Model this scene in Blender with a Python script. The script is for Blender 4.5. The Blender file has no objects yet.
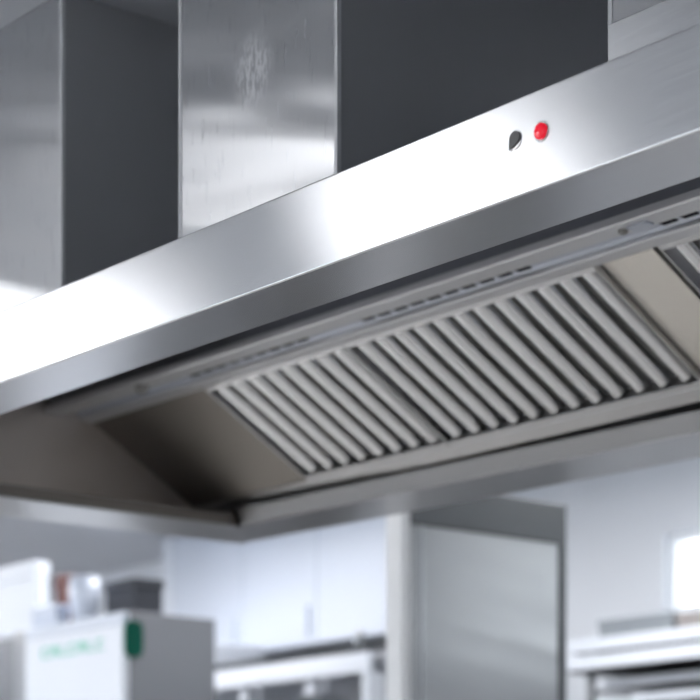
import bpy, bmesh, math, random
from mathutils import Vector, Matrix
random.seed(7)
SC = bpy.context.scene
COL = SC.collection
ZC = 1.4                                   # eye height of the photographer

# ------------------------------------------------------------------ camera
FPX, YH = 2194.0, 890.0                    # focal length and horizon row for a 700 px frame
ANG = math.atan2(1750.0, FPX)
FW = (-math.cos(ANG), math.sin(ANG)); RT = (math.sin(ANG), math.cos(ANG))

def ray(px, py):
    r = (px - 350) / FPX
    return (FW[0] + r * RT[0], FW[1] + r * RT[1], (YH - py) / FPX)

def at(px, py, Y):
    d = ray(px, py); t = Y / d[1]
    return Vector((d[0] * t, d[1] * t, d[2] * t + ZC))

def atx(px, py, X):
    d = ray(px, py); t = X / d[0]
    return Vector((d[0] * t, d[1] * t, d[2] * t + ZC))

cam = bpy.data.cameras.new('camera')
co = bpy.data.objects.new('camera', cam); COL.objects.link(co)
co.location = (0, 0, ZC)
co.rotation_euler = (math.pi / 2, 0, math.pi / 2 - ANG)
cam.sensor_fit = 'HORIZONTAL'; cam.sensor_width = 36
cam.lens = FPX / 700 * 36
cam.shift_y = (YH - 350) / 700
cam.clip_start = .05; cam.clip_end = 100
cam.dof.use_dof = True
cam.dof.focus_distance = 2.95
cam.dof.aperture_fstop = 4.6
SC.camera = co

# ------------------------------------------------------------------ materials
def new_mat(name):
    m = bpy.data.materials.new(name); m.use_nodes = True
    nt = m.node_tree
    return m, nt, nt.nodes['Principled BSDF']

def N(nt, t, **kw):
    n = nt.nodes.new(t)
    for k, v in kw.items(): setattr(n, k, v)
    return n

def paint(name, col, rough=.5, spec=.5, noise=.04, metal=0):
    m, nt, b = new_mat(name)
    tc = N(nt, 'ShaderNodeTexCoord'); nz = N(nt, 'ShaderNodeTexNoise')
    nz.inputs['Scale'].default_value = 6; nz.inputs['Detail'].default_value = 4
    nt.links.new(tc.outputs['Object'], nz.inputs['Vector'])
    mx = N(nt, 'ShaderNodeMix', data_type='RGBA')
    mx.inputs['A'].default_value = (*[c * (1 - noise) for c in col], 1)
    mx.inputs['B'].default_value = (*[min(1, c * (1 + noise)) for c in col], 1)
    nt.links.new(nz.outputs['Fac'], mx.inputs['Factor'])
    nt.links.new(mx.outputs['Result'], b.inputs['Base Color'])
    b.inputs['Roughness'].default_value = rough
    b.inputs['Specular IOR Level'].default_value = spec
    b.inputs['Metallic'].default_value = metal
    return m

def steel(name, col=(.62, .63, .65), rough=.28, aniso=.75, brush='X', grain=.05, across=None, wave=0, wave_scale=(1, 1, 1), smudge=None):
    """brushed stainless steel; brush = world axis the grain runs along"""
    m, nt, b = new_mat(name)
    b.inputs['Metallic'].default_value = 1
    b.inputs['Anisotropic'].default_value = aniso
    cx = N(nt, 'ShaderNodeCombineXYZ')
    across = across or {'X': (0, .5, 1), 'Y': (1, 0, 1), 'Z': (1, 1, 0)}[brush]
    for k in range(3): cx.inputs[k].default_value = across[k]
    nt.links.new(cx.outputs[0], b.inputs['Tangent'])
    geo = N(nt, 'ShaderNodeNewGeometry')
    mp = N(nt, 'ShaderNodeMapping')
    mp.inputs['Scale'].default_value = [14 if ax == brush else 420 for ax in 'XYZ']
    nt.links.new(geo.outputs['Position'], mp.inputs['Vector'])
    nz = N(nt, 'ShaderNodeTexNoise'); nz.inputs['Scale'].default_value = 1; nz.inputs['Detail'].default_value = 3
    nt.links.new(mp.outputs[0], nz.inputs['Vector'])
    mr = N(nt, 'ShaderNodeMapRange')
    mr.inputs['To Min'].default_value = rough * .85; mr.inputs['To Max'].default_value = rough * 1.15
    nt.links.new(nz.outputs['Fac'], mr.inputs['Value'])
    mx = N(nt, 'ShaderNodeMix', data_type='RGBA')
    mx.inputs['A'].default_value = (*[c * (1 - grain) for c in col], 1)
    mx.inputs['B'].default_value = (*[min(1, c * (1 + grain)) for c in col], 1)
    nt.links.new(nz.outputs['Fac'], mx.inputs['Factor'])
    base_out, rough_out = mx.outputs['Result'], mr.outputs[0]
    bump_h = None
    if wave:
        dt = N(nt, 'ShaderNodeVectorMath', operation='DOT_PRODUCT'); dt.inputs[1].default_value = wave_scale[:3]
        nt.links.new(geo.outputs['Position'], dt.inputs[0])
        sp = N(nt, 'ShaderNodeSeparateXYZ'); nt.links.new(geo.outputs['Position'], sp.inputs[0])
        mw = N(nt, 'ShaderNodeCombineXYZ'); nt.links.new(dt.outputs['Value'], mw.inputs['X'])
        mw2 = N(nt, 'ShaderNodeMath', operation='MULTIPLY'); mw2.inputs[1].default_value = 1.2
        nt.links.new(sp.outputs['X'], mw2.inputs[0]); nt.links.new(mw2.outputs[0], mw.inputs['Y'])
        nw = N(nt, 'ShaderNodeTexNoise'); nw.inputs['Scale'].default_value = 1; nw.inputs['Detail'].default_value = 1
        nt.links.new(mw.outputs[0], nw.inputs['Vector'])
        bp = N(nt, 'ShaderNodeBump'); bp.inputs['Strength'].default_value = 1
        bp.inputs['Distance'].default_value = wave
        nt.links.new(nw.outputs['Fac'], bp.inputs['Height'])
        nt.links.new(bp.outputs[0], b.inputs['Normal'])
    if smudge:
        # greasy wiped finger mark: rises in roughness inside an upright blob
        c, rad = smudge
        vs = N(nt, 'ShaderNodeVectorMath', operation='SUBTRACT'); vs.inputs[1].default_value = c
        nt.links.new(geo.outputs['Position'], vs.inputs[0])
        vm = N(nt, 'ShaderNodeVectorMath', operation='DIVIDE'); vm.inputs[1].default_value = rad
        nt.links.new(vs.outputs[0], vm.inputs[0])
        vl = N(nt, 'ShaderNodeVectorMath', operation='LENGTH'); nt.links.new(vm.outputs[0], vl.inputs[0])
        fall = N(nt, 'ShaderNodeMapRange', interpolation_type='SMOOTHSTEP')
        fall.inputs['From Min'].default_value = 1; fall.inputs['From Max'].default_value = .3
        nt.links.new(vl.outputs['Value'], fall.inputs['Value'])
        m2 = N(nt, 'ShaderNodeMapping'); m2.inputs['Scale'].default_value = (150, 1, 55)
        m2.inputs['Rotation'].default_value = (0, .25, 0)
        nt.links.new(geo.outputs['Position'], m2.inputs['Vector'])
        n2 = N(nt, 'ShaderNodeTexNoise'); n2.inputs['Scale'].default_value = 1; n2.inputs['Detail'].default_value = 3
        nt.links.new(m2.outputs[0], n2.inputs['Vector'])
        th = N(nt, 'ShaderNodeMapRange'); th.inputs['From Min'].default_value = .44; th.inputs['From Max'].default_value = .56
        nt.links.new(n2.outputs['Fac'], th.inputs['Value'])
        mu = N(nt, 'ShaderNodeMath', operation='MULTIPLY'); nt.links.new(fall.outputs[0], mu.inputs[0]); nt.links.new(th.outputs[0], mu.inputs[1])
        mm = N(nt, 'ShaderNodeMix', data_type='RGBA'); mm.inputs['B'].default_value = (.88, .89, .92, 1)
        m3 = N(nt, 'ShaderNodeMath', operation='MULTIPLY'); m3.inputs[1].default_value = .8; nt.links.new(mu.outputs[0], m3.inputs[0])
        nt.links.new(m3.outputs[0], mm.inputs['Factor']); nt.links.new(base_out, mm.inputs['A'])
        base_out = mm.outputs['Result']
        mt_ = N(nt, 'ShaderNodeMath', operation='MULTIPLY_ADD'); mt_.inputs[1].default_value = -.55; mt_.inputs[2].default_value = 1
        nt.links.new(mu.outputs[0], mt_.inputs[0]); nt.links.new(mt_.outputs[0], b.inputs['Metallic'])
        ad = N(nt, 'ShaderNodeMath', operation='ADD')
        m4 = N(nt, 'ShaderNodeMath', operation='MULTIPLY'); m4.inputs[1].default_value = .15; nt.links.new(mu.outputs[0], m4.inputs[0])
        nt.links.new(rough_out, ad.inputs[0]); nt.links.new(m4.outputs[0], ad.inputs[1]); rough_out = ad.outputs[0]
    nt.links.new(base_out, b.inputs['Base Color'])
    nt.links.new(rough_out, b.inputs['Roughness'])
    return m

def emit(name, col, strength):
    m, nt, b = new_mat(name)
    b.inputs['Base Color'].default_value = (.9, .9, .9, 1)
    b.inputs['Emission Color'].default_value = (*col, 1)
    b.inputs['Emission Strength'].default_value = strength
    return m

M = {}
M['fascia'] = steel('brushed_steel_fascia', (.66, .67, .69), .21, .88, 'X', .09)
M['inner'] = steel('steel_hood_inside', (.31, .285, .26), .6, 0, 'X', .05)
M['hood_end'] = steel('steel_hood_end', (.62, .57, .53), .5, .3, 'Y', .05, across=(0, .2, 1))
M['flange'] = steel('steel_rail_flange', (.74, .75, .77), .34, .3, 'X', .05)
M['flange'].node_tree.nodes['Principled BSDF'].inputs['Metallic'].default_value = .6
M['upstand'] = steel('steel_gutter_shaded', (.33, .33, .335), .4, .3, 'X', .05)  # darker than the gutter steel, to paint shade onto this face
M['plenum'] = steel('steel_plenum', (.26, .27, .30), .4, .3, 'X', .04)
M['gutter'] = steel('steel_gutter', (.58, .58, .585), .30, .5, 'X', .05)
M['rail'] = steel('steel_light_rail', (.62, .66, .74), .32, .4, 'X', .04)
M['rail'].node_tree.nodes['Principled BSDF'].inputs['Metallic'].default_value = .45
M['duct'] = steel('steel_duct', (.68, .69, .71), .29, .9, 'Z', .03, across=(1, 0, -.3), wave=.010, wave_scale=(2.4, 0, 8),
                  smudge=((-2.735, 1.99, ZC + 1.262), (.065, .2, .075)))
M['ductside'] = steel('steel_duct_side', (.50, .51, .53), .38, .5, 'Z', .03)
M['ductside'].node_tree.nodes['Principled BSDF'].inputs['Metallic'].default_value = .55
M['edge_highlight'] = paint('corner_highlight_paint', (.72, .73, .75), .4, .5, .02)  # pale paint puts the highlight of the steel corners into the colour
M['baffle'] = steel('steel_baffle', (.92, .92, .92), .15, .3, 'Y', .05)
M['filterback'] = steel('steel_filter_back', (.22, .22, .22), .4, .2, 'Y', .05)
M['spacer'] = steel('steel_blank_panel', (.80, .76, .70), .45, .3, 'Y', .05)
M['slot'] = paint('slot_dark', (.012, .012, .014), .9, .05)  # near-black blocks paint in the dark of the slot openings
M['screw'] = paint('zinc_screw', (.35, .35, .34), .4, metal=1)
M['white'] = paint('white_enamel', (.76, .80, .87), .35, .4, .01)
M['cab'] = paint('white_laminate', (.66, .71, .80), .4, .4, .01)
M['machine'] = steel('background_steel', (.55, .56, .58), .32, .4, 'Z', .03)
M['machine_dark'] = steel('dark_background_steel', (.30, .31, .33), .4, .3, 'X', .03)
M['freezer_side'] = steel('freezer_side_steel', (.22, .225, .24), .5, .3, 'Z', .03)
M['tray_base'] = steel('tray_base_shade', (.06, .06, .065), .6, .2, 'X', .03)  # near black, so the shade between trays is in the colour
M['post'] = paint('edge_reflection_white', (.93, .94, .96), .3, .5, .01)  # whitened to paint in window light reflected by the steel edge
M['table'] = paint('added_table_white', (.74, .73, .71), .35, .4, .02)
M['partition'] = steel('partition_steel', (.35, .355, .36), .30, .6, 'Y', .03, wave=.010, wave_scale=(0, .9, 6))
M['partition_top'] = steel('partition_reflection_and_post', (.11, .115, .12), .5, .3, 'Y', .03)
M['green'] = paint('green_plastic', (.0, .10, .065), .6, .15)
M['signgreen'] = paint('sign_green_ink', (.30, .62, .52), .6, .2)
M['brown'] = paint('brown_cardboard', (.16, .07, .06), .7)
M['darkbox'] = paint('slate_grey_plastic', (.09, .095, .11), .7, .2)
M['greybox'] = paint('grey_plastic', (.30, .33, .36), .5)
M['tanbox'] = paint('taupe_plastic', (.38, .35, .34), .5)
M['black'] = paint('shadow_gap_black', (.03, .035, .04), .45)  # black stands in for the shadow gap along the oven top
M['ceramic'] = paint('white_ceramic', (.62, .68, .80), .2, .5, .01)
M['wall'] = paint('white_wall_paint', (.78, .81, .86), .55, .4, .015)
M['ceiling'] = paint('ceiling_paint', (.50, .52, .56), .7, .3, .02)
M['frame'] = paint('white_window_frame', (.85, .87, .9), .4)
M['lens'], _nt, _b = new_mat('red_lamp_lens')
_b.inputs['Base Color'].default_value = (.75, .012, .03, 1); _b.inputs['Roughness'].default_value = .12
_b.inputs['Emission Color'].default_value = (1, .02, .05, 1); _b.inputs['Emission Strength'].default_value = .35
M['bezel'] = steel('chrome_bezel', (.75, .76, .78), .15, 0, 'X', .02)
M['plug'] = paint('dark_grey_plug', (.17, .17, .175), .45)
M['panel_light'] = emit('ceiling_panel_diffuser', (.985, .985, 1.0), 6.9)

# floor: grey non-slip tiles
m, nt, b = new_mat('floor_tiles'); M['floor'] = m
tc = N(nt, 'ShaderNodeTexCoord'); br = N(nt, 'ShaderNodeTexBrick')
br.inputs['Color1'].default_value = (.56, .53, .49, 1); br.inputs['Color2'].default_value = (.52, .49, .455, 1)
br.inputs['Mortar'].default_value = (.2, .19, .18, 1); br.inputs['Scale'].default_value = 3
br.inputs['Mortar Size'].default_value = .01; br.offset = 0
nt.links.new(tc.outputs['Object'], br.inputs['Vector']); nt.links.new(br.outputs['Color'], b.inputs['Base Color'])
b.inputs['Roughness'].default_value = .45

m, nt, b = new_mat('window_glass'); M['glass'] = m
b.inputs['Base Color'].default_value = (.95, .98, 1, 1); b.inputs['Roughness'].default_value = .02
b.inputs['Transmission Weight'].default_value = 1; b.inputs['IOR'].default_value = 1.02

# ------------------------------------------------------------------ builders (verts in world metres)
class MB:
    def __init__(s): s.bm = bmesh.new()
    def box(s, x0, x1, y0, y1, z0, z1):
        vs = [s.bm.verts.new(p) for p in ((x0,y0,z0),(x1,y0,z0),(x1,y1,z0),(x0,y1,z0),(x0,y0,z1),(x1,y0,z1),(x1,y1,z1),(x0,y1,z1))]
        for f in ((3,2,1,0),(4,5,6,7),(0,1,5,4),(1,2,6,5),(2,3,7,6),(3,0,4,7)): s.bm.faces.new([vs[i] for i in f])
        return s
    def prism(s, prof, x0, x1, fn0=None, fn1=None):
        """closed YZ profile swept along X; fn0/fn1 reshape each end"""
        a = [s.bm.verts.new((x0, *(fn0(p) if fn0 else p))) for p in prof]
        c = [s.bm.verts.new((x1, *(fn1(p) if fn1 else p))) for p in prof]
        n = len(prof)
        s.bm.faces.new(a[::-1]); s.bm.faces.new(c)
        for i in range(n): s.bm.faces.new((a[i], a[(i+1) % n], c[(i+1) % n], c[i]))
        return s
    def poly(s, base, off):
        """flat polygon (3-D points) given thickness by vector off"""
        a = [s.bm.verts.new(p) for p in base]; o = Vector(off)
        c = [s.bm.verts.new(Vector(p) + o) for p in base]; n = len(base)
        s.bm.faces.new(a[::-1]); s.bm.faces.new(c)
        for i in range(n): s.bm.faces.new((a[i], a[(i+1) % n], c[(i+1) % n], c[i]))
        return s
    def lathe(s, origin, axis, prof, n=32):
        """profile [(radius, height)] turned round axis"""
        q = Vector((0, 0, 1)).rotation_difference(Vector(axis)); o = Vector(origin)
        rings = []
        for r, h in prof:
            if r < 1e-6: rings.append([s.bm.verts.new(o + q @ Vector((0, 0, h)))])
            else: rings.append([s.bm.verts.new(o + q @ Vector((r*math.cos(2*math.pi*k/n), r*math.sin(2*math.pi*k/n), h))) for k in range(n)])
        for A, B in zip(rings, rings[1:]):
            for k in range(n):
                j = (k+1) % n
                if len(A) == 1 and len(B) == 1: continue
                if len(A) == 1: s.bm.faces.new((A[0], B[k], B[j]))
                elif len(B) == 1: s.bm.faces.new((A[k], A[j], B[0]))
                else: s.bm.faces.new((A[k], A[j], B[j], B[k]))
        return s
    def build(s, name, mat, parent=None, bevel=0, smooth=False, seg=2, kind=None):
        bmesh.ops.recalc_face_normals(s.bm, faces=s.bm.faces)
        o0 = Vector((0, 0, 0)); p = parent
        while p is not None: o0 += p.location; p = p.parent
        loc = Vector((0, 0, 0))
        if parent is None and kind is None:      # origin at the thing's base
            xs = [v.co for v in s.bm.verts]
            loc = Vector(((min(v.x for v in xs)+max(v.x for v in xs))/2, (min(v.y for v in xs)+max(v.y for v in xs))/2, min(v.z for v in xs)))
        for v in s.bm.verts: v.co -= o0 + loc
        me = bpy.data.meshes.new(name); s.bm.to_mesh(me); s.bm.free()
        me.materials.append(mat)
        o = bpy.data.objects.new(name, me); COL.objects.link(o); o.location = loc
        if parent: o.parent = parent
        if bevel:
            b = o.modifiers.new('bevel', 'BEVEL'); b.width = bevel; b.segments = seg; b.limit_method = 'ANGLE'; b.angle_limit = math.radians(35)
            b.harden_normals = True
            for f in me.polygons: f.use_smooth = True
        if smooth:
            for f in me.polygons: f.use_smooth = True
        if kind: o['kind'] = kind
        return o

def box(*a): return MB().box(*a)

def thing(name, loc, label, cat, group=None):
    o = bpy.data.objects.new(name, None); COL.objects.link(o); o.location = loc
    o.empty_display_size = .1
    o['label'] = label; o['category'] = cat
    if group: o['group'] = group
    return o

def tag(o, label, cat, group=None):
    o['label'] = label; o['category'] = cat
    if group: o['group'] = group
    return o

# ------------------------------------------------------------------ room shell
XL, XR, YF, YB, ZT = -11.0, 1.6, -3.2, 5.8, 2.965
box(XL-.1, XR+.1, YF-.1, YB+.1, -.1, 0).build('floor', M['floor'], kind='structure')
box(XL-.1, XR+.1, YF-.1, YB+.1, ZT, ZT+.1).build('ceiling', M['ceiling'], kind='structure')
box(XL-.1, XL, YF-.1, YB+.1, 0, ZT).build('wall_left', M['wall'], kind='structure')
box(XR, XR+.1, YF-.1, YB+.1, 0, ZT).build('wall_right', M['wall'], kind='structure')
VX0, VX1, VZ0, VZ1 = -10.0, -4.6, 1.0, 2.35  # unseen window added behind the camera for the fascia edge highlight and fill
mb = MB()
mb.box(XL, VX0, YF-.1, YF, 0, ZT); mb.box(VX1, XR, YF-.1, YF, 0, ZT)
mb.box(VX0, VX1, YF-.1, YF, 0, VZ0); mb.box(VX0, VX1, YF-.1, YF, VZ1, ZT)
mb.build('wall_front', M['wall'], kind='structure')
wf = MB()
for k in range(5):
    x = VX0 + k*(VX1-VX0-.04)/4
    wf.box(x, x+.04, YF-.08, YF-.02, VZ0+.04, VZ1-.04)
wf.box(VX0, VX1, YF-.08, YF-.02, VZ0, VZ0+.04); wf.box(VX0, VX1, YF-.08, YF-.02, VZ1-.04, VZ1)
wf = wf.build('added_window', M['frame'], kind='structure')
box(VX0+.04, VX1-.04, YF-.052, YF-.048, VZ0+.04, VZ1-.04).build('window_pane', M['glass'], wf)
w0, w1 = at(664, 614, YB), at(664, 535, YB)
WX0, WX1, WZ0, WZ1 = w0.x, w0.x + 3.4, w0.z, w1.z
mb = MB()
mb.box(XL, WX0, YB, YB+.12, 0, ZT); mb.box(WX1, XR, YB, YB+.12, 0, ZT)
mb.box(WX0, WX1, YB, YB+.12, 0, WZ0); mb.box(WX0, WX1, YB, YB+.12, WZ1, ZT)
mb.build('wall_rear', M['wall'], kind='structure')
wf = MB()
t = .025
wf.box(WX0, WX1, YB+.03, YB+.09, WZ0, WZ0+t); wf.box(WX0, WX1, YB+.03, YB+.09, WZ1-t, WZ1)
wf.box(WX0, WX0+t, YB+.03, YB+.09, WZ0+t, WZ1-t); wf.box(WX1-t, WX1, YB+.03, YB+.09, WZ0+t, WZ1-t)
wf = wf.build('window_1', M['frame'], kind='structure')
pn = box(WX0+t, WX1-t, YB+.055, YB+.06, WZ0+t, WZ1-t).build('window_pane', M['glass'], wf)

# daylight outside
w = bpy.data.worlds.new('daylight'); SC.world = w; w.use_nodes = True
bg = w.node_tree.nodes['Background']; bg.inputs['Color'].default_value = (.92, .96, 1, 1); bg.inputs['Strength'].default_value = 3.5

# unseen ceiling light panels: front row from fascia reflections, others added as fill (0.6 x 1.2 m troffers)
def light_panel(x, y, lx, ly, label):
    r = thing('unseen_ceiling_light', (x, y, ZT), label, 'light', 'recessed ceiling light panels')
    z0 = ZT - .03
    fr = MB(); e = .025
    fr.box(x-lx/2-e, x+lx/2+e, y-ly/2-e, y-ly/2, z0, ZT); fr.box(x-lx/2-e, x+lx/2+e, y+ly/2, y+ly/2+e, z0, ZT)
    fr.box(x-lx/2-e, x-lx/2, y-ly/2, y+ly/2, z0, ZT); fr.box(x+lx/2, x+lx/2+e, y-ly/2, y+ly/2, z0, ZT)
    fr.build('frame', M['frame'], r)
    box(x-lx/2, x+lx/2, y-ly/2, y+ly/2, z0+.008, z0+.016).build('diffuser', M['panel_light'], r)

LIGHTS = [(-3.78, .32, .55, .62), (-5.45, .32, .75, .62), (-7.1, .32, .6, .62),
          (-4.6, 4.75, 1.2, .6), (-7.0, 4.6, 1.2, .6), (-8.4, 3.9, 1.2, .6), (-6.3, 2.5, .6, 1.2), (-7.9, 2.5, .6, 1.2), (-9.4, 2.5, .6, 1.2),  # added to brighten the freezer, cabinets and rear wall
          (-.9, -1.6, .6, 1.2), (-3.4, -1.9, .6, 1.2), (-5.8, -1.9, .6, 1.2), (-.2, 4.4, .6, 1.2)]
for (x, y, lx, ly) in LIGHTS:
    light_panel(x, y, lx, ly, 'unseen white ceiling light panel from the set added to light the kitchen')

# ------------------------------------------------------------------ exhaust hood
HB = ZC + .85                              # underside of the hood
HF = 1.837                                 # front face
XE, XS = -4.36, -.55                       # left and right ends
hood = thing('exhaust_hood', (-2.45, 2.5, HB),
             'long stainless steel kitchen exhaust hood with red lamp, slanting across the picture under the ducts', 'exhaust hood')
th = .003
# front fascia with its flat return lip underneath
prof = [(HF, HB), (HF+.121, HB), (HF+.121, HB+.012), (HF+.115, HB+.012), (HF+.115, HB+.006), (HF+.006, HB+.006), (HF+.006, HB+.115), (HF+.03, HB+.115), (HF+.03, HB+.121), (HF, HB+.121)]
MB().prism(prof, XE, XS).build('front_fascia', M['fascia'], hood, bevel=.0029, seg=3)
# roof sheet
rp = [(HF+.03, HB+.115), (HF+.07, HB+.118), (HF+.66, HB+.385), (3.12, HB+.385), (3.12, HB+.388), (HF+.66, HB+.388), (HF+.068, HB+.121), (HF+.03, HB+.121)]
MB().prism(rp, XE+.004, XS-.004).build('roof_panel', M['plenum'], hood)
# end panels (left end seen from inside)
def end_panel(x0, x1):
    pr = [(HF+.004, HB+.004), (3.13, HB+.004), (3.13, HB+.384), (HF+.66, HB+.384), (HF+.068, HB+.114), (HF+.004, HB+.114)]
    return MB().prism(pr, x0, x1).build('end_panel', M['hood_end'], hood)
end_panel(XE+.001, XE+.03); end_panel(XS-.03, XS-.001)
# skew of the rear gutter: it runs a few degrees off the front
def yr(X, base, k): return base + k * (X + 4.36)
# rear gutter: front upstand + floor + outer lip
g0 = lambda X: [(yr(X,2.984,.04), HB), (yr(X,3.150,.055), HB), (yr(X,3.150,.055), HB+.05), (yr(X,3.147,.055), HB+.05), (yr(X,3.147,.055), HB+.003), (yr(X,2.984,.04), HB+.003)]
def loft(mbx, A, xa, B, xb):
    n = len(A)
    a = [mbx.bm.verts.new((xa, *p)) for p in A]; c = [mbx.bm.verts.new((xb, *p)) for p in B]
    mbx.bm.faces.new(a[::-1]); mbx.bm.faces.new(c)
    for i in range(n): mbx.bm.faces.new((a[i], a[(i+1)%n], c[(i+1)%n], c[i]))
    return mbx
XI_ = -4.165
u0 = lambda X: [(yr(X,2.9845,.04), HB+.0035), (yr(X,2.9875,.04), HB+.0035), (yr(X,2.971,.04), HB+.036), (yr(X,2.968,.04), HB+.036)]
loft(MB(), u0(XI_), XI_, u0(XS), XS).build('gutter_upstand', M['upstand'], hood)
loft(MB(), g0(XE), XE, g0(XS), XS).build('rear_gutter', M['gutter'], hood, bevel=.002)
# rear outer panel
r0 = lambda X: [(yr(X,3.148,.055), HB+.002), (yr(X,3.152,.055), HB+.002), (yr(X,3.152,.055), HB+.388), (yr(X,3.148,.055), HB+.388)]
loft(MB(), r0(XE), XE, r0(XS), XS).build('rear_panel', M['gutter'], hood)
# left end gutter: lip underneath with an inner upstand
XI = -4.165
MB().poly([(XE-.035, HF+.0, HB-.0005), (XI, HF+.0, HB-.0005), (XI, 2.99, HB-.0005), (XE, 3.15, HB-.0005)], (0, 0, -.003)).build('end_lip', M['gutter'], hood, bevel=.001)
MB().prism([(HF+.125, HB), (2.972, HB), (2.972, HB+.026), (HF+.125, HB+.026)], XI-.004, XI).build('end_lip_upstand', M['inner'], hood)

# slanted filter plane: t up the slope from the rear bottom edge, n out towards the viewer
SL = math.radians(30.2); P0 = (2.995, ZC + .9027)
def sl(t, n):
    return (P0[0] - t*math.cos(SL) - n*math.sin(SL), P0[1] + t*math.sin(SL) - n*math.cos(SL))
T0, T1 = .022, .352                        # filter bottom and top along the slope
# blank sloped sheet between end panel and first filter
XA = -3.885
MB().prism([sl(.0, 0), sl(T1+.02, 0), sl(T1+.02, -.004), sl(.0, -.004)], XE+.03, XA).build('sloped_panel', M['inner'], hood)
# rail carrying the filters' lower edge
MB().prism([sl(-.012, .004), sl(T0, .004), sl(T0, -.03), sl(-.012, -.03)], XE+.03, XS-.03).build('filter_ledge', M['gutter'], hood, bevel=.002)
# upper light rail: tray section hanging at the head of the filters
yt, zt = sl(T1, 0)
RY0, RY1, RZ = 2.560, yt, zt
rail = MB().prism([(RY0+.052, RZ+.010), (RY0+.056, RZ+.010), (RY0+.060, RZ+.013), (RY0+.092, RZ+.013), (RY0+.096, RZ+.008), (RY1+.002, RZ+.008), (RY1+.002, RZ+.0165), (RY0+.052, RZ+.0165)], XE+.032, XS-.032).build('filter_head_rail', M['rail'], hood, bevel=.001)
MB().prism([(RY0, RZ+.003), (RY0+.003, RZ), (RY0+.0515, RZ+.001), (RY0+.0515, RZ+.016), (RY0, RZ+.016)], XE+.032, XS-.032).build('upper_flange', M['flange'], rail, bevel=.0015)
MB().prism([(RY0+.097, RZ+.0005), (RY0+.099, RZ-.002), (RY1, RZ-.004), (RY1+.002, RZ+.0075), (RY0+.097, RZ+.0075)], XE+.032, XS-.032).build('lower_flange', M['flange'], rail, bevel=.001)
# plenum face above the rail
MB().prism([(RY0+.010, RZ+.0167), (RY0+.014, RZ+.0167), (RY0+.014, HB+.3835), (RY0+.010, HB+.3835)], XE+.031, XS-.031).build('plenum_panel', M['plenum'], hood)
# air slots in the recess of the rail
def slot(x, w=.031):
    return box(x-w/2, x+w/2, RY0+.062, RY0+.088, RZ+.0105, RZ+.0132).build('slot', M['slot'], rail)
first = None
xs = []
for (xa, xb) in ((-3.86, -3.44), (-3.28, -2.80), (-2.50, -1.9)):
    n = int((xb-xa)/.044)
    xs += [xa + (i+.5)*(xb-xa)/n for i in range(n)]
for x in xs:
    if first is None: first = slot(x); fx = x
    else:
        c = first.copy(); COL.objects.link(c); c.location.x += x - fx; c.parent = rail
# fixing screw and clip on the rail
sx = -2.505
MB().lathe((sx-.025, RY0+.030, RZ), (0, 0, -1), [(0, -.002), (.008, -.002), (.008, .003), (.005, .006), (0, .006)], 20).build('screw', M['screw'], rail, smooth=False)
box(sx-.008, sx+.035, RY0+.018, RY0+.04, RZ-.004, RZ+.001).build('clip', M['rail'], rail, bevel=.001)
MB().lathe((-3.95, RY0+.02, RZ), (0, 0, -1), [(0, -.002), (.014, -.002), (.014, .010), (.009, .016), (0, .016)], 20).build('screw', M['screw'], rail)

# blank spacer panel between filters
sp = MB().prism([sl(T0+.001, .004), sl(T1-.002, .004), sl(T1-.002, -.02), sl(T0+.001, -.02)], -2.640, -2.560).build('spacer_panel', M['spacer'], hood, bevel=.002)
MB().prism([sl(T0+.001, -.012), sl(T1-.002, -.012), sl(T1-.002, -.02), sl(T0+.001, -.02)], -2.697, -2.6405).build('spacer_flange', M['spacer'], hood)

# indicator lamp and plug on the fascia
lx, lz = -1.931, ZC + .918
lamp = MB().lathe((lx, HF+.001, lz), (0, -1, 0), [(.0, 0), (.0128, 0), (.0128, .0015), (.0118, .0022), (.0102, .0022), (.0102, .0008), (0, .0008)], 40).build('indicator_lamp', M['bezel'], hood, smooth=False)
lamp['label'] = 'chrome ringed indicator lamp'
l2 = MB().lathe((lx, HF, lz), (0, -1, 0), [(0, .0), (.0099, .0), (.0099, .0034), (.0090, .0046), (.005, .0053), (0, .0055)], 40).build('lens', M['lens'], lamp, smooth=True)
l2['label'] = 'red lamp lens'
px_, pz_ = -1.978, ZC + .920
plug = MB().lathe((px_, HF+.001, pz_), (0, -1, 0), [(0, 0), (.0122, 0), (.0122, .0014), (.0115, .002), (0, .002)], 40).build('switch_plate', M['bezel'], hood)
pts = []
for k in range(28):
    a = -math.pi*.5 - math.radians(45) + math.radians(40) + k/27*math.radians(280)
    pts.append((px_ + .0075*math.cos(a+.0), HF-.0012, pz_ + .001 + .0085*math.sin(a)))
# teardrop: the tip points down and left
pts = []
for k in range(25):
    a = math.radians(-75 + k*10)
    pts.append((px_ + .001 + .0088*math.cos(a), HF-.0012, pz_ + .0022 + .0078*math.sin(a)))
pts.append((px_ - .0092, HF-.0012, pz_ - .0112))
MB().poly(pts, (0, -.0015, 0)).build('switch_cap', M['plug'], plug)['label'] = 'dark grey teardrop cap'

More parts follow.
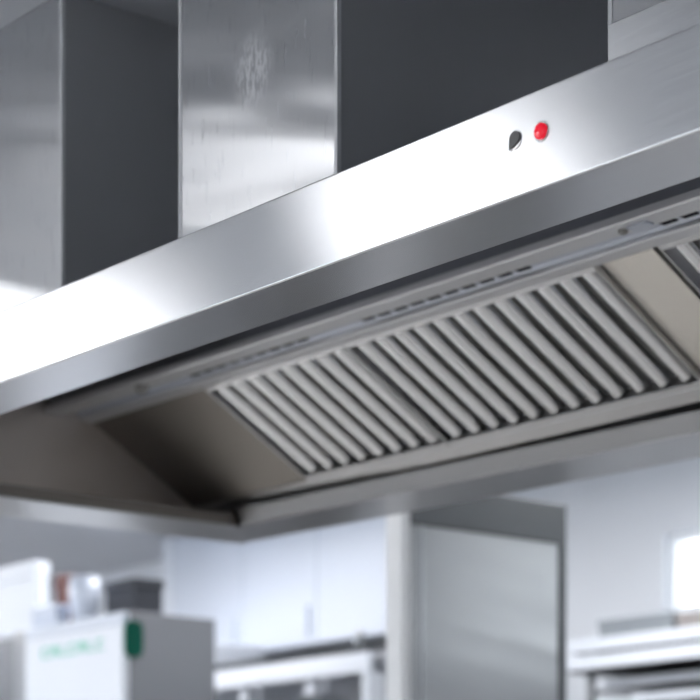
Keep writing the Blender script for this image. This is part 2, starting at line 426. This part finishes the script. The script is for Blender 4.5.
# ------------------------------------------------------------------ baffle filters (lift-out cassettes)
PITCH = .0575
def baffle_section(r, d, wall, flip, x):
    """half-round channel cross-section in (x, n)"""
    o, i = [], []
    for k in range(11):
        a = math.pi * k / 10
        o.append((x + r*math.cos(a), d*math.sin(a))); i.append((x + (r-wall)*math.cos(a), (d-wall)*math.sin(a)))
    pts = o + i[::-1]
    return [(p[0], -p[1] if flip else p[1]) for p in pts]
def sweep(mbx, sec, n_off, ta, tb):
    a = [mbx.bm.verts.new((p[0], *sl(ta, n_off + p[1]))) for p in sec]
    c = [mbx.bm.verts.new((p[0], *sl(tb, n_off + p[1]))) for p in sec]
    n = len(sec)
    mbx.bm.faces.new(a[::-1]); mbx.bm.faces.new(c)
    for i in range(n): mbx.bm.faces.new((a[i], a[(i+1)%n], c[(i+1)%n], c[i]))
    return mbx
def make_filter(x0, x1, label):
    r = thing('baffle_filter', ((x0+x1)/2, *sl(T0, 0)), label, 'grease filter', 'baffle grease filters in the hood')
    fr = MB(); e = .005
    for (a, b) in ((T0, T0+.012), (T1-.014, T1)):
        fr.prism([sl(a, .002), sl(b, .002), sl(b, -.034), sl(a, -.034)], x0+.001, x1-.001)
    for (a, b) in ((x0+.001, x0+e), (x1-e, x1-.001)):
        fr.prism([sl(T0+.0121, .002), sl(T1-.0141, .002), sl(T1-.0141, -.034), sl(T0+.0121, -.034)], a, b)
    fr.build('frame', M['gutter'], r, bevel=.001)
    n = max(1, round((x1-x0-2*e-.006)/PITCH)); p = (x1-x0-2*e-.004)/n
    xs = [x0+e+.002+p*(i+.5) for i in range(n)]
    f = sweep(MB(), baffle_section(.0138, .014, .0015, False, xs[0]), -.014, T0+.020, T1-.0145).build('baffle', M['baffle'], r, smooth=True)
    f.data.set_sharp_from_angle(angle=math.radians(40))
    for x in xs[1:]:
        c = f.copy(); COL.objects.link(c); c.location.x += x-xs[0]; c.parent = r
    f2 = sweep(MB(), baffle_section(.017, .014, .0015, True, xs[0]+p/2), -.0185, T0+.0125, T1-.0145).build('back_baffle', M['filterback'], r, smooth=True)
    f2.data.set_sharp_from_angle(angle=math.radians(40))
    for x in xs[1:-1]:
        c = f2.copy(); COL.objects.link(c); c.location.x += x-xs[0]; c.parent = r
    return r
make_filter(-3.882, -3.402, 'ribbed steel baffle filter at the far left end beside the blank sloped sheet')
make_filter(-3.400, -2.700, 'widest ribbed steel baffle filter in the middle, left of the plain spacer strip')
make_filter(-2.552, -1.96, 'ribbed steel baffle filter cut by right picture edge, right of the spacer strip')
# ------------------------------------------------------------------ exhaust ducts on the hood roof
DY0, DY1 = 1.99, 2.74
def roofz(y): return HB + .118 + (min(y, HF+.66) - (HF+.07)) * (.267/.59) + .004
def duct(x0, x1, label, skirt=False):
    r = thing('exhaust_duct', ((x0+x1)/2, (DY0+DY1)/2, roofz(DY0)), label, 'duct', 'rectangular steel ducts above the hood')
    zt_ = ZT - .001; t_ = .004
    box(x0, x1, DY0, DY0+t_, roofz(DY0), zt_).build('front_panel', M['duct'], r, bevel=.0015)
    for (a, b) in ((x0, x0+t_), (x1-t_, x1)):
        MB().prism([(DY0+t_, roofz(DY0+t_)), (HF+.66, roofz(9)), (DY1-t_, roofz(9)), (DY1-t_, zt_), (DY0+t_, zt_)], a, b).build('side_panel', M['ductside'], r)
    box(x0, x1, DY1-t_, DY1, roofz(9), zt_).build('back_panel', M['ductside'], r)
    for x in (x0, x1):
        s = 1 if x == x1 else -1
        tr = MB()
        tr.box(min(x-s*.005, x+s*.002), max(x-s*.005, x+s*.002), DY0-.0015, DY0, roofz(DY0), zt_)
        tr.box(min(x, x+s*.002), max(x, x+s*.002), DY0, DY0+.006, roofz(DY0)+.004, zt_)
        tr.build('corner_highlight', M['edge_highlight'], r)
    if skirt:
        box(x0+.001, x1, DY0-.006, DY0-.0016, roofz(DY0)-.01, ZC+1.094).build('base_skirt', M['fascia'], r, bevel=.002)
    return r
duct(-3.76, -3.30, 'leftmost square stainless duct running from hood to ceiling, cut by left picture edge')
duct(-2.934, -2.525, 'middle square stainless duct with a whitish smudge on its front face')
duct(-1.967, -1.50, 'stainless duct with a base flange at the top right corner, only its edge visible', True)

# ------------------------------------------------------------------ background kitchen
# steel partition standing behind the hood
PX = -4.5
n0 = atx(410, 600, PX); f0 = atx(566, 505, PX)
pt = thing('partition', (PX, (n0.y+f0.y)/2, 0), 'tall stainless steel partition panel with front edge whitened for reflected light, standing behind the hood', 'partition')
hb = atx(566, 545, PX).z
box(PX-.06, PX, n0.y+.002, f0.y-.03, 0, hb).build('panel', M['partition'], pt, bevel=.003)
box(PX-.062, PX+.003, n0.y+.002, f0.y, hb+.001, f0.z).build('dark_reflection', M['partition_top'], pt, bevel=.003)  # dark band: reflection of the ceiling put into the colour
box(PX-.06, PX+.003, f0.y-.029, f0.y, 0, hb).build('rear_post', M['partition_top'], pt, bevel=.003)
box(PX-.065, PX+.001, n0.y-.03, n0.y+.001, 0, f0.z).build('bright_edge', M['post'], pt, bevel=.002)
box(PX+.0005, PX+.003, n0.y+.04, n0.y+.046, 0, hb).build('seam_strip', M['machine'], pt)

# tray rack with white trays against the rear wall
RYF = 5.25
l = at(568, 640, RYF); X0, X1 = l.x, l.x+1.25
zmid = [at(635, y, RYF).z for y in (646, 666, 684, 703)]
rk = thing('tray_rack', ((X0+X1)/2, RYF+.25, 0), 'grey steel rack holding white trays, lower right behind the hood', 'rack')
for x in (X0+.05, X1-.05):
    for y in (RYF+.06, RYF+.44):
        box(x-.012, x+.012, y-.012, y+.012, 0, zmid[0]-.002).build('post', M['machine'], rk)
for x in (X0+.075, X1-.075):
    for z in zmid:
        box(x-.0125, x+.0125, RYF+.03, RYF+.46, z-.012, z-.001).build('runner', M['machine'], rk)
names = ('topmost white tray in the rack, carrying the flat grey box', 'second white tray from the top of the rack, sticking out furthest left',
         'third white tray from the top of the rack', 'lowest visible white tray in the rack at the picture bottom')
for i, z in enumerate(zmid):
    yo = (0, -.05, .05, .0)[i]; xo = (0, -.012, .12, .3)[i]
    h = (.042, .046, .03, .03)[i]
    tr = thing('tray', ((X0+X1)/2, RYF+.25, z), names[i], 'tray', 'white trays in the rack')
    box(X0+xo+.006, X1-.006, RYF+yo+.007, RYF+.474, z, z+.006).build('base', M['tray_base'], tr)
    rm = MB()
    rm.poly([(X0+xo, RYF+yo, z), (X1, RYF+yo, z), (X1, RYF+.48, z), (X0+xo, RYF+.48, z)], (0, 0, h))
    bmesh.ops.delete(rm.bm, geom=[f for f in rm.bm.faces if abs(f.normal.z) > .5 or abs(f.calc_center_median().z - z) < 1e-4 or abs(f.calc_center_median().z - z - h) < 1e-4], context='FACES_ONLY')
    ro = rm.build('rim', M['white'], tr)
    so = ro.modifiers.new('sheet', 'SOLIDIFY'); so.thickness = .005; so.offset = -1
zt0 = zmid[0] + .0065
def bgbox(name, pxa, pxb, pyt, y0, y1, z0, mat, label, cat, lid=None):
    a = at(pxa, pyt, y0); b = at(pxb, pyt, y0)
    z1 = at((pxa+pxb)/2, pyt, y0).z
    r = thing(name, ((a.x+b.x)/2, (y0+y1)/2, z0), label, cat)
    zl = z1 - (z1-z0)*.22
    box(a.x+.004, b.x-.004, y0+.004, y1-.004, z0, zl).build('body', mat, r, bevel=.004)
    box(a.x, b.x, y0, y1, zl+.0005, z1).build('lid', lid or mat, r, bevel=.004)
    return r
bgbox('storage_box', 597, 672, 616, RYF+.1, RYF+.4, zt0, M['greybox'], 'flat grey lidded box on the topmost tray, left of the taupe box', 'box')
bgbox('storage_box', 675, 725, 611, RYF+.1, RYF+.4, zt0, M['tanbox'], 'flat taupe box on the topmost tray, cut by right picture edge', 'box')

# white wall cabinets
CY = 5.45
c0 = at(162, 612, CY); c1 = at(398, 640, CY); zb = at(290, 648, CY).z
wc = thing('wall_cabinet', ((c0.x+c1.x)/2, YB, zb), 'wide white wall cabinet left of the steel partition, high on the rear wall', 'cabinet')
ztop = ZT - .002
box(c0.x+.0, c1.x, CY+.022, YB-.001, zb, ztop).build('body', M['cab'], wc)
dw = (c1.x-c0.x-.09)/3
box(c0.x, c0.x+.085, CY, CY+.021, zb, ztop).build('end_stile', M['white'], wc, bevel=.003)
for i in range(3):
    xa = c0.x+.09+i*dw
    d = box(xa+.002, xa+dw-.002, CY, CY+.021, zb+.003, ztop-.003).build('door', M['cab'], wc, bevel=.003)
    box(xa+dw-.05, xa+dw-.038, CY-.02, CY-.001, zb+.04, zb+.16).build('handle', M['cab'], d, bevel=.003)

# steel cooking cabinet beneath with shadow gap painted as a dark top board and white rail
KY = 5.1
k0, k1 = at(140, 690, KY), at(391, 645, KY)
kz = at(300, 653, KY).z
kt = thing('oven_cabinet', ((k0.x+k1.x)/2, KY+.3, 0), 'long grey steel oven cabinet with dark top edge under the white wall cabinet', 'oven')
box(k0.x, k1.x, KY+.02, YB-.02, 0, kz-.02).build('body', M['machine'], kt, bevel=.004)
box(at(205, 660, KY).x, k1.x+.01, KY-.01, YB-.02, kz-.019, kz).build('shadow_gap_board', M['black'], kt, bevel=.003)
rz0, rz1 = at(250, 686, KY-.06).z, at(250, 667, KY-.06).z
ra, rb = at(136, 680, KY-.06), at(368, 680, KY-.06)
box(ra.x, rb.x, KY-.06, KY-.035, rz0, rz1).build('front_rail', M['white'], kt, bevel=.004)
for px in (155, 246, 312):
    x = at(px, 690, KY-.03).x
    box(x-.03, x+.03, KY-.045, KY+.02, rz0-.06, rz0-.001).build('rail_bracket', M['white'], kt, bevel=.004)
x = at(365, 690, KY-.06).x
box(x-.02, x+.02, KY-.06, KY+.02, 0, rz0-.001).build('corner_post', M['white'], kt, bevel=.003)
x = at(381, 690, KY).x
box(x-.06, x+.06, KY+.008, KY+.0195, .1, kz-.03).build('side_panel', M['machine'], kt, bevel=.003)
# things on the oven cabinet
a = at(222, 664, KY+.0)
b_ = thing('white_tub', (at(180, 655, KY-.0).x, KY+.15, kz-.0195), 'low white tub at the left end of the grey oven cabinet', 'tub')
xa, xb = at(152, 650, KY).x, at(203, 650, KY).x
zz = kz-.0195
box(xa, xb, KY+.03, KY+.3, zz, at(180, 655, KY).z).build('body', M['white'], b_, bevel=.006)
box(xa-.01, xb+.004, KY+.02, KY+.31, at(180, 655, KY).z+.0005, at(180, 645, KY).z).build('rim', M['white'], b_, bevel=.006)
pxx = at(357, 636, KY+.05)
gt = thing('shaker', (pxx.x, KY+.06, kz), 'small grey shaker standing on the right end of the dark oven top', 'shaker')
MB().lathe((pxx.x, KY+.06, kz), (0, 0, 1), [(0, 0), (.02, 0), (.018, .05), (0, .05)], 20).build('body', M['greybox'], gt, smooth=False)
MB().lathe((pxx.x, KY+.06, kz+.0505), (0, 0, 1), [(0, 0), (.017, 0), (.012, .018), (0, .02)], 20).build('cap', M['machine'], gt)

# tall machine with white front and green lettering
VY = 4.07
e = at(122, 613, VY); eL = at(12, 613, VY)
zt1 = at(70, 620, VY).z
vm = thing('upright_freezer', ((e.x+eL.x)/2, VY+.25, 0), 'tall steel freezer with white front bearing green lettering, lower left corner', 'freezer')
box(eL.x, e.x, VY+.03, VY+.39, 0, zt1).build('body', M['freezer_side'], vm, bevel=.004)
dz1 = at(75, 632, VY).z
dr = box(at(25, 640, VY).x, e.x+.002, VY, VY+.029, .1, dz1).build('door', M['white'], vm, bevel=.004)
box(eL.x, at(24, 640, VY).x, VY+.008, VY+.029, 0, zt1-.004).build('side_stile', M['machine'], vm, bevel=.003)
box(at(24, 640, VY).x, e.x+.002, VY+.004, VY+.029, dz1+.003, zt1-.002).build('top_strip', M['cab'], vm, bevel=.003)
# green lettering strokes (too blurred in the photograph to read)
xa, xb = at(42, 650, VY).x, at(106, 650, VY).x; z0, z1 = at(75, 654, VY).z, at(75, 643, VY).z
nl = 7; lw = (xb-xa)/nl
for i in range(nl):
    x = xa + i*lw; y0, y1 = VY-.002, VY-.0002; w_ = lw*.8; v = lw*.22; h = (z1-z0)*.2
    # block letter outlines, one closed polygon each
    if i % 3 == 0: P_ = [(0,0),(w_,0),(w_,h),(v,h),(v,z1-z0-h),(w_,z1-z0-h),(w_,z1-z0),(0,z1-z0)]
    elif i % 3 == 1: P_ = [(0,0),(v,0),(v,(z1-z0)*.4),(w_-v,(z1-z0)*.4),(w_-v,0),(w_,0),(w_,z1-z0),(0,z1-z0)]
    else: P_ = [(0,0),(w_,0),(w_,h),(v,h),(v,z1-z0),(0,z1-z0)]
    MB().poly([(x+p, y1, z0+q_) for p, q_ in P_], (0, -.0018, 0)).build('letter', M['signgreen'], vm)
# green round sign on the side of the freezer
gx = e.x + .004
ga = atx(131, 639, gx)
ga0, ga1 = atx(124, 639, gx).y, atx(141, 639, gx).y
stad = []
for k in range(24):
    a = 2*math.pi*k/24; cy, cz = math.cos(a), math.sin(a)
    stad.append((e.x+.0006, (ga0+ga1)/2 + math.copysign(abs(cy)**.5, cy)*(ga1-ga0)/2, ga.z + math.copysign(abs(cz)**.5, cz)*.062))
MB().poly(stad, (.022, 0, 0)).build('side_badge', M['green'], vm, bevel=.003)['label'] = 'rounded green badge'

# grey cabinet left of the freezer
q = at(0, 630, VY+.1)
gc = thing('steel_cabinet', (q.x-.2, VY+.35, 0), 'grey steel cabinet left of the freezer, cut by left picture edge', 'cabinet')
box(q.x-.6, eL.x-.02, VY+.12, VY+.6, 0, zt1).build('body', M['machine_dark'], gc, bevel=.004)
box(q.x-.6, eL.x-.02, VY+.10, VY+.119, .1, zt1-.01).build('door', M['machine_dark'], gc, bevel=.004)

# things on top of the freezer
ty = VY + .06
bgbox('white_carton', -60, 34, 571, VY+.1, VY+.17, zt1+.0005, M['white'], 'big white carton on the freezer, cut by left picture edge', 'box', M['white'])
xa = at(28, 610, VY+.02).x; xb = at(52, 610, VY+.02).x
wp = thing('paper_stack', ((xa+xb)/2, VY+.06, zt1), 'small white packet in front of the big white carton on the freezer', 'packet')
box(xa, xb, VY+.035, VY+.095, zt1+.0005, at(40, 606, VY+.03).z).build('packet', M['ceramic'], wp, bevel=.008)
bgbox('small_carton', 54, 64, 575, VY+.22, VY+.27, zt1+.0005, M['brown'], 'small dark brown carton between the white carton and the white mug', 'box')
bgbox('grey_case', 104, 134, 580, VY+.2, VY+.33, zt1+.0005, M['darkbox'], 'dark slate case on the freezer right of the white mug', 'case')
mx_ = at(84, 600, VY+.12); mr_ = .055
mt = at(84, 578, VY+.12).z
mg = thing('mug', (mx_.x, VY+.12, zt1), 'white mug on the freezer left of the dark slate case', 'mug')
hm = mt - zt1
MB().lathe((mx_.x, VY+.12, zt1+.0005), (0, 0, 1), [(0, 0), (mr_*.7, 0), (mr_*.85, hm*.15), (mr_, hm*.5), (mr_, hm), (mr_*.9, hm), (mr_*.9, hm*.5), (mr_*.7, hm*.2), (0, hm*.15)], 28).build('cup', M['ceramic'], mg, smooth=True)
hd = MB(); prev = None
ring = []
for k in range(13):
    a = -math.pi/2 + math.pi*k/12
    cx_, cz_ = mx_.x - mr_*.97 - .022*math.cos(a)*1.2, zt1 + hm*.55 + hm*.28*math.sin(a)
    ring.append([hd.bm.verts.new((cx_ + .006*math.cos(b)*math.cos(a), VY+.12 + .006*math.sin(b), cz_ + .006*math.cos(b)*math.sin(a))) for b in [2*math.pi*j/8 for j in range(8)]])
for A, B in zip(ring, ring[1:]):
    for j in range(8): hd.bm.faces.new((A[j], A[(j+1)%8], B[(j+1)%8], B[j]))
hd.bm.faces.new(ring[0]); hd.bm.faces.new(ring[-1][::-1])
hd.build('handle', M['ceramic'], mg, smooth=True)

# unseen white table added under the hood to brighten the filters' reflections
wt = thing('added_work_table', (-4.3, 2.5, 0), 'added white topped table, unseen below the picture, to brighten the filters', 'table')
box(-7.4, -1.2, 1.9, 3.1, .86, .90).build('table_top', M['table'], wt, bevel=.004)
for x in (-7.35, -4.3, -1.25):
    for y in (1.95, 3.05):
        box(x-.02, x+.02, y-.02, y+.02, 0, .859).build('leg', M['machine'], wt)

# ------------------------------------------------------------------ view
vs = SC.view_settings
SC.display_settings.display_device = 'sRGB'
vs.view_transform = 'Standard'; vs.look = 'None'; vs.gamma = 1; vs.use_curve_mapping = False
vs.exposure = 0.5
SC.cycles.use_denoising = True
SC.cycles.max_bounces = 10; SC.cycles.diffuse_bounces = 6; SC.cycles.glossy_bounces = 6
SC.cycles.sample_clamp_indirect = 6
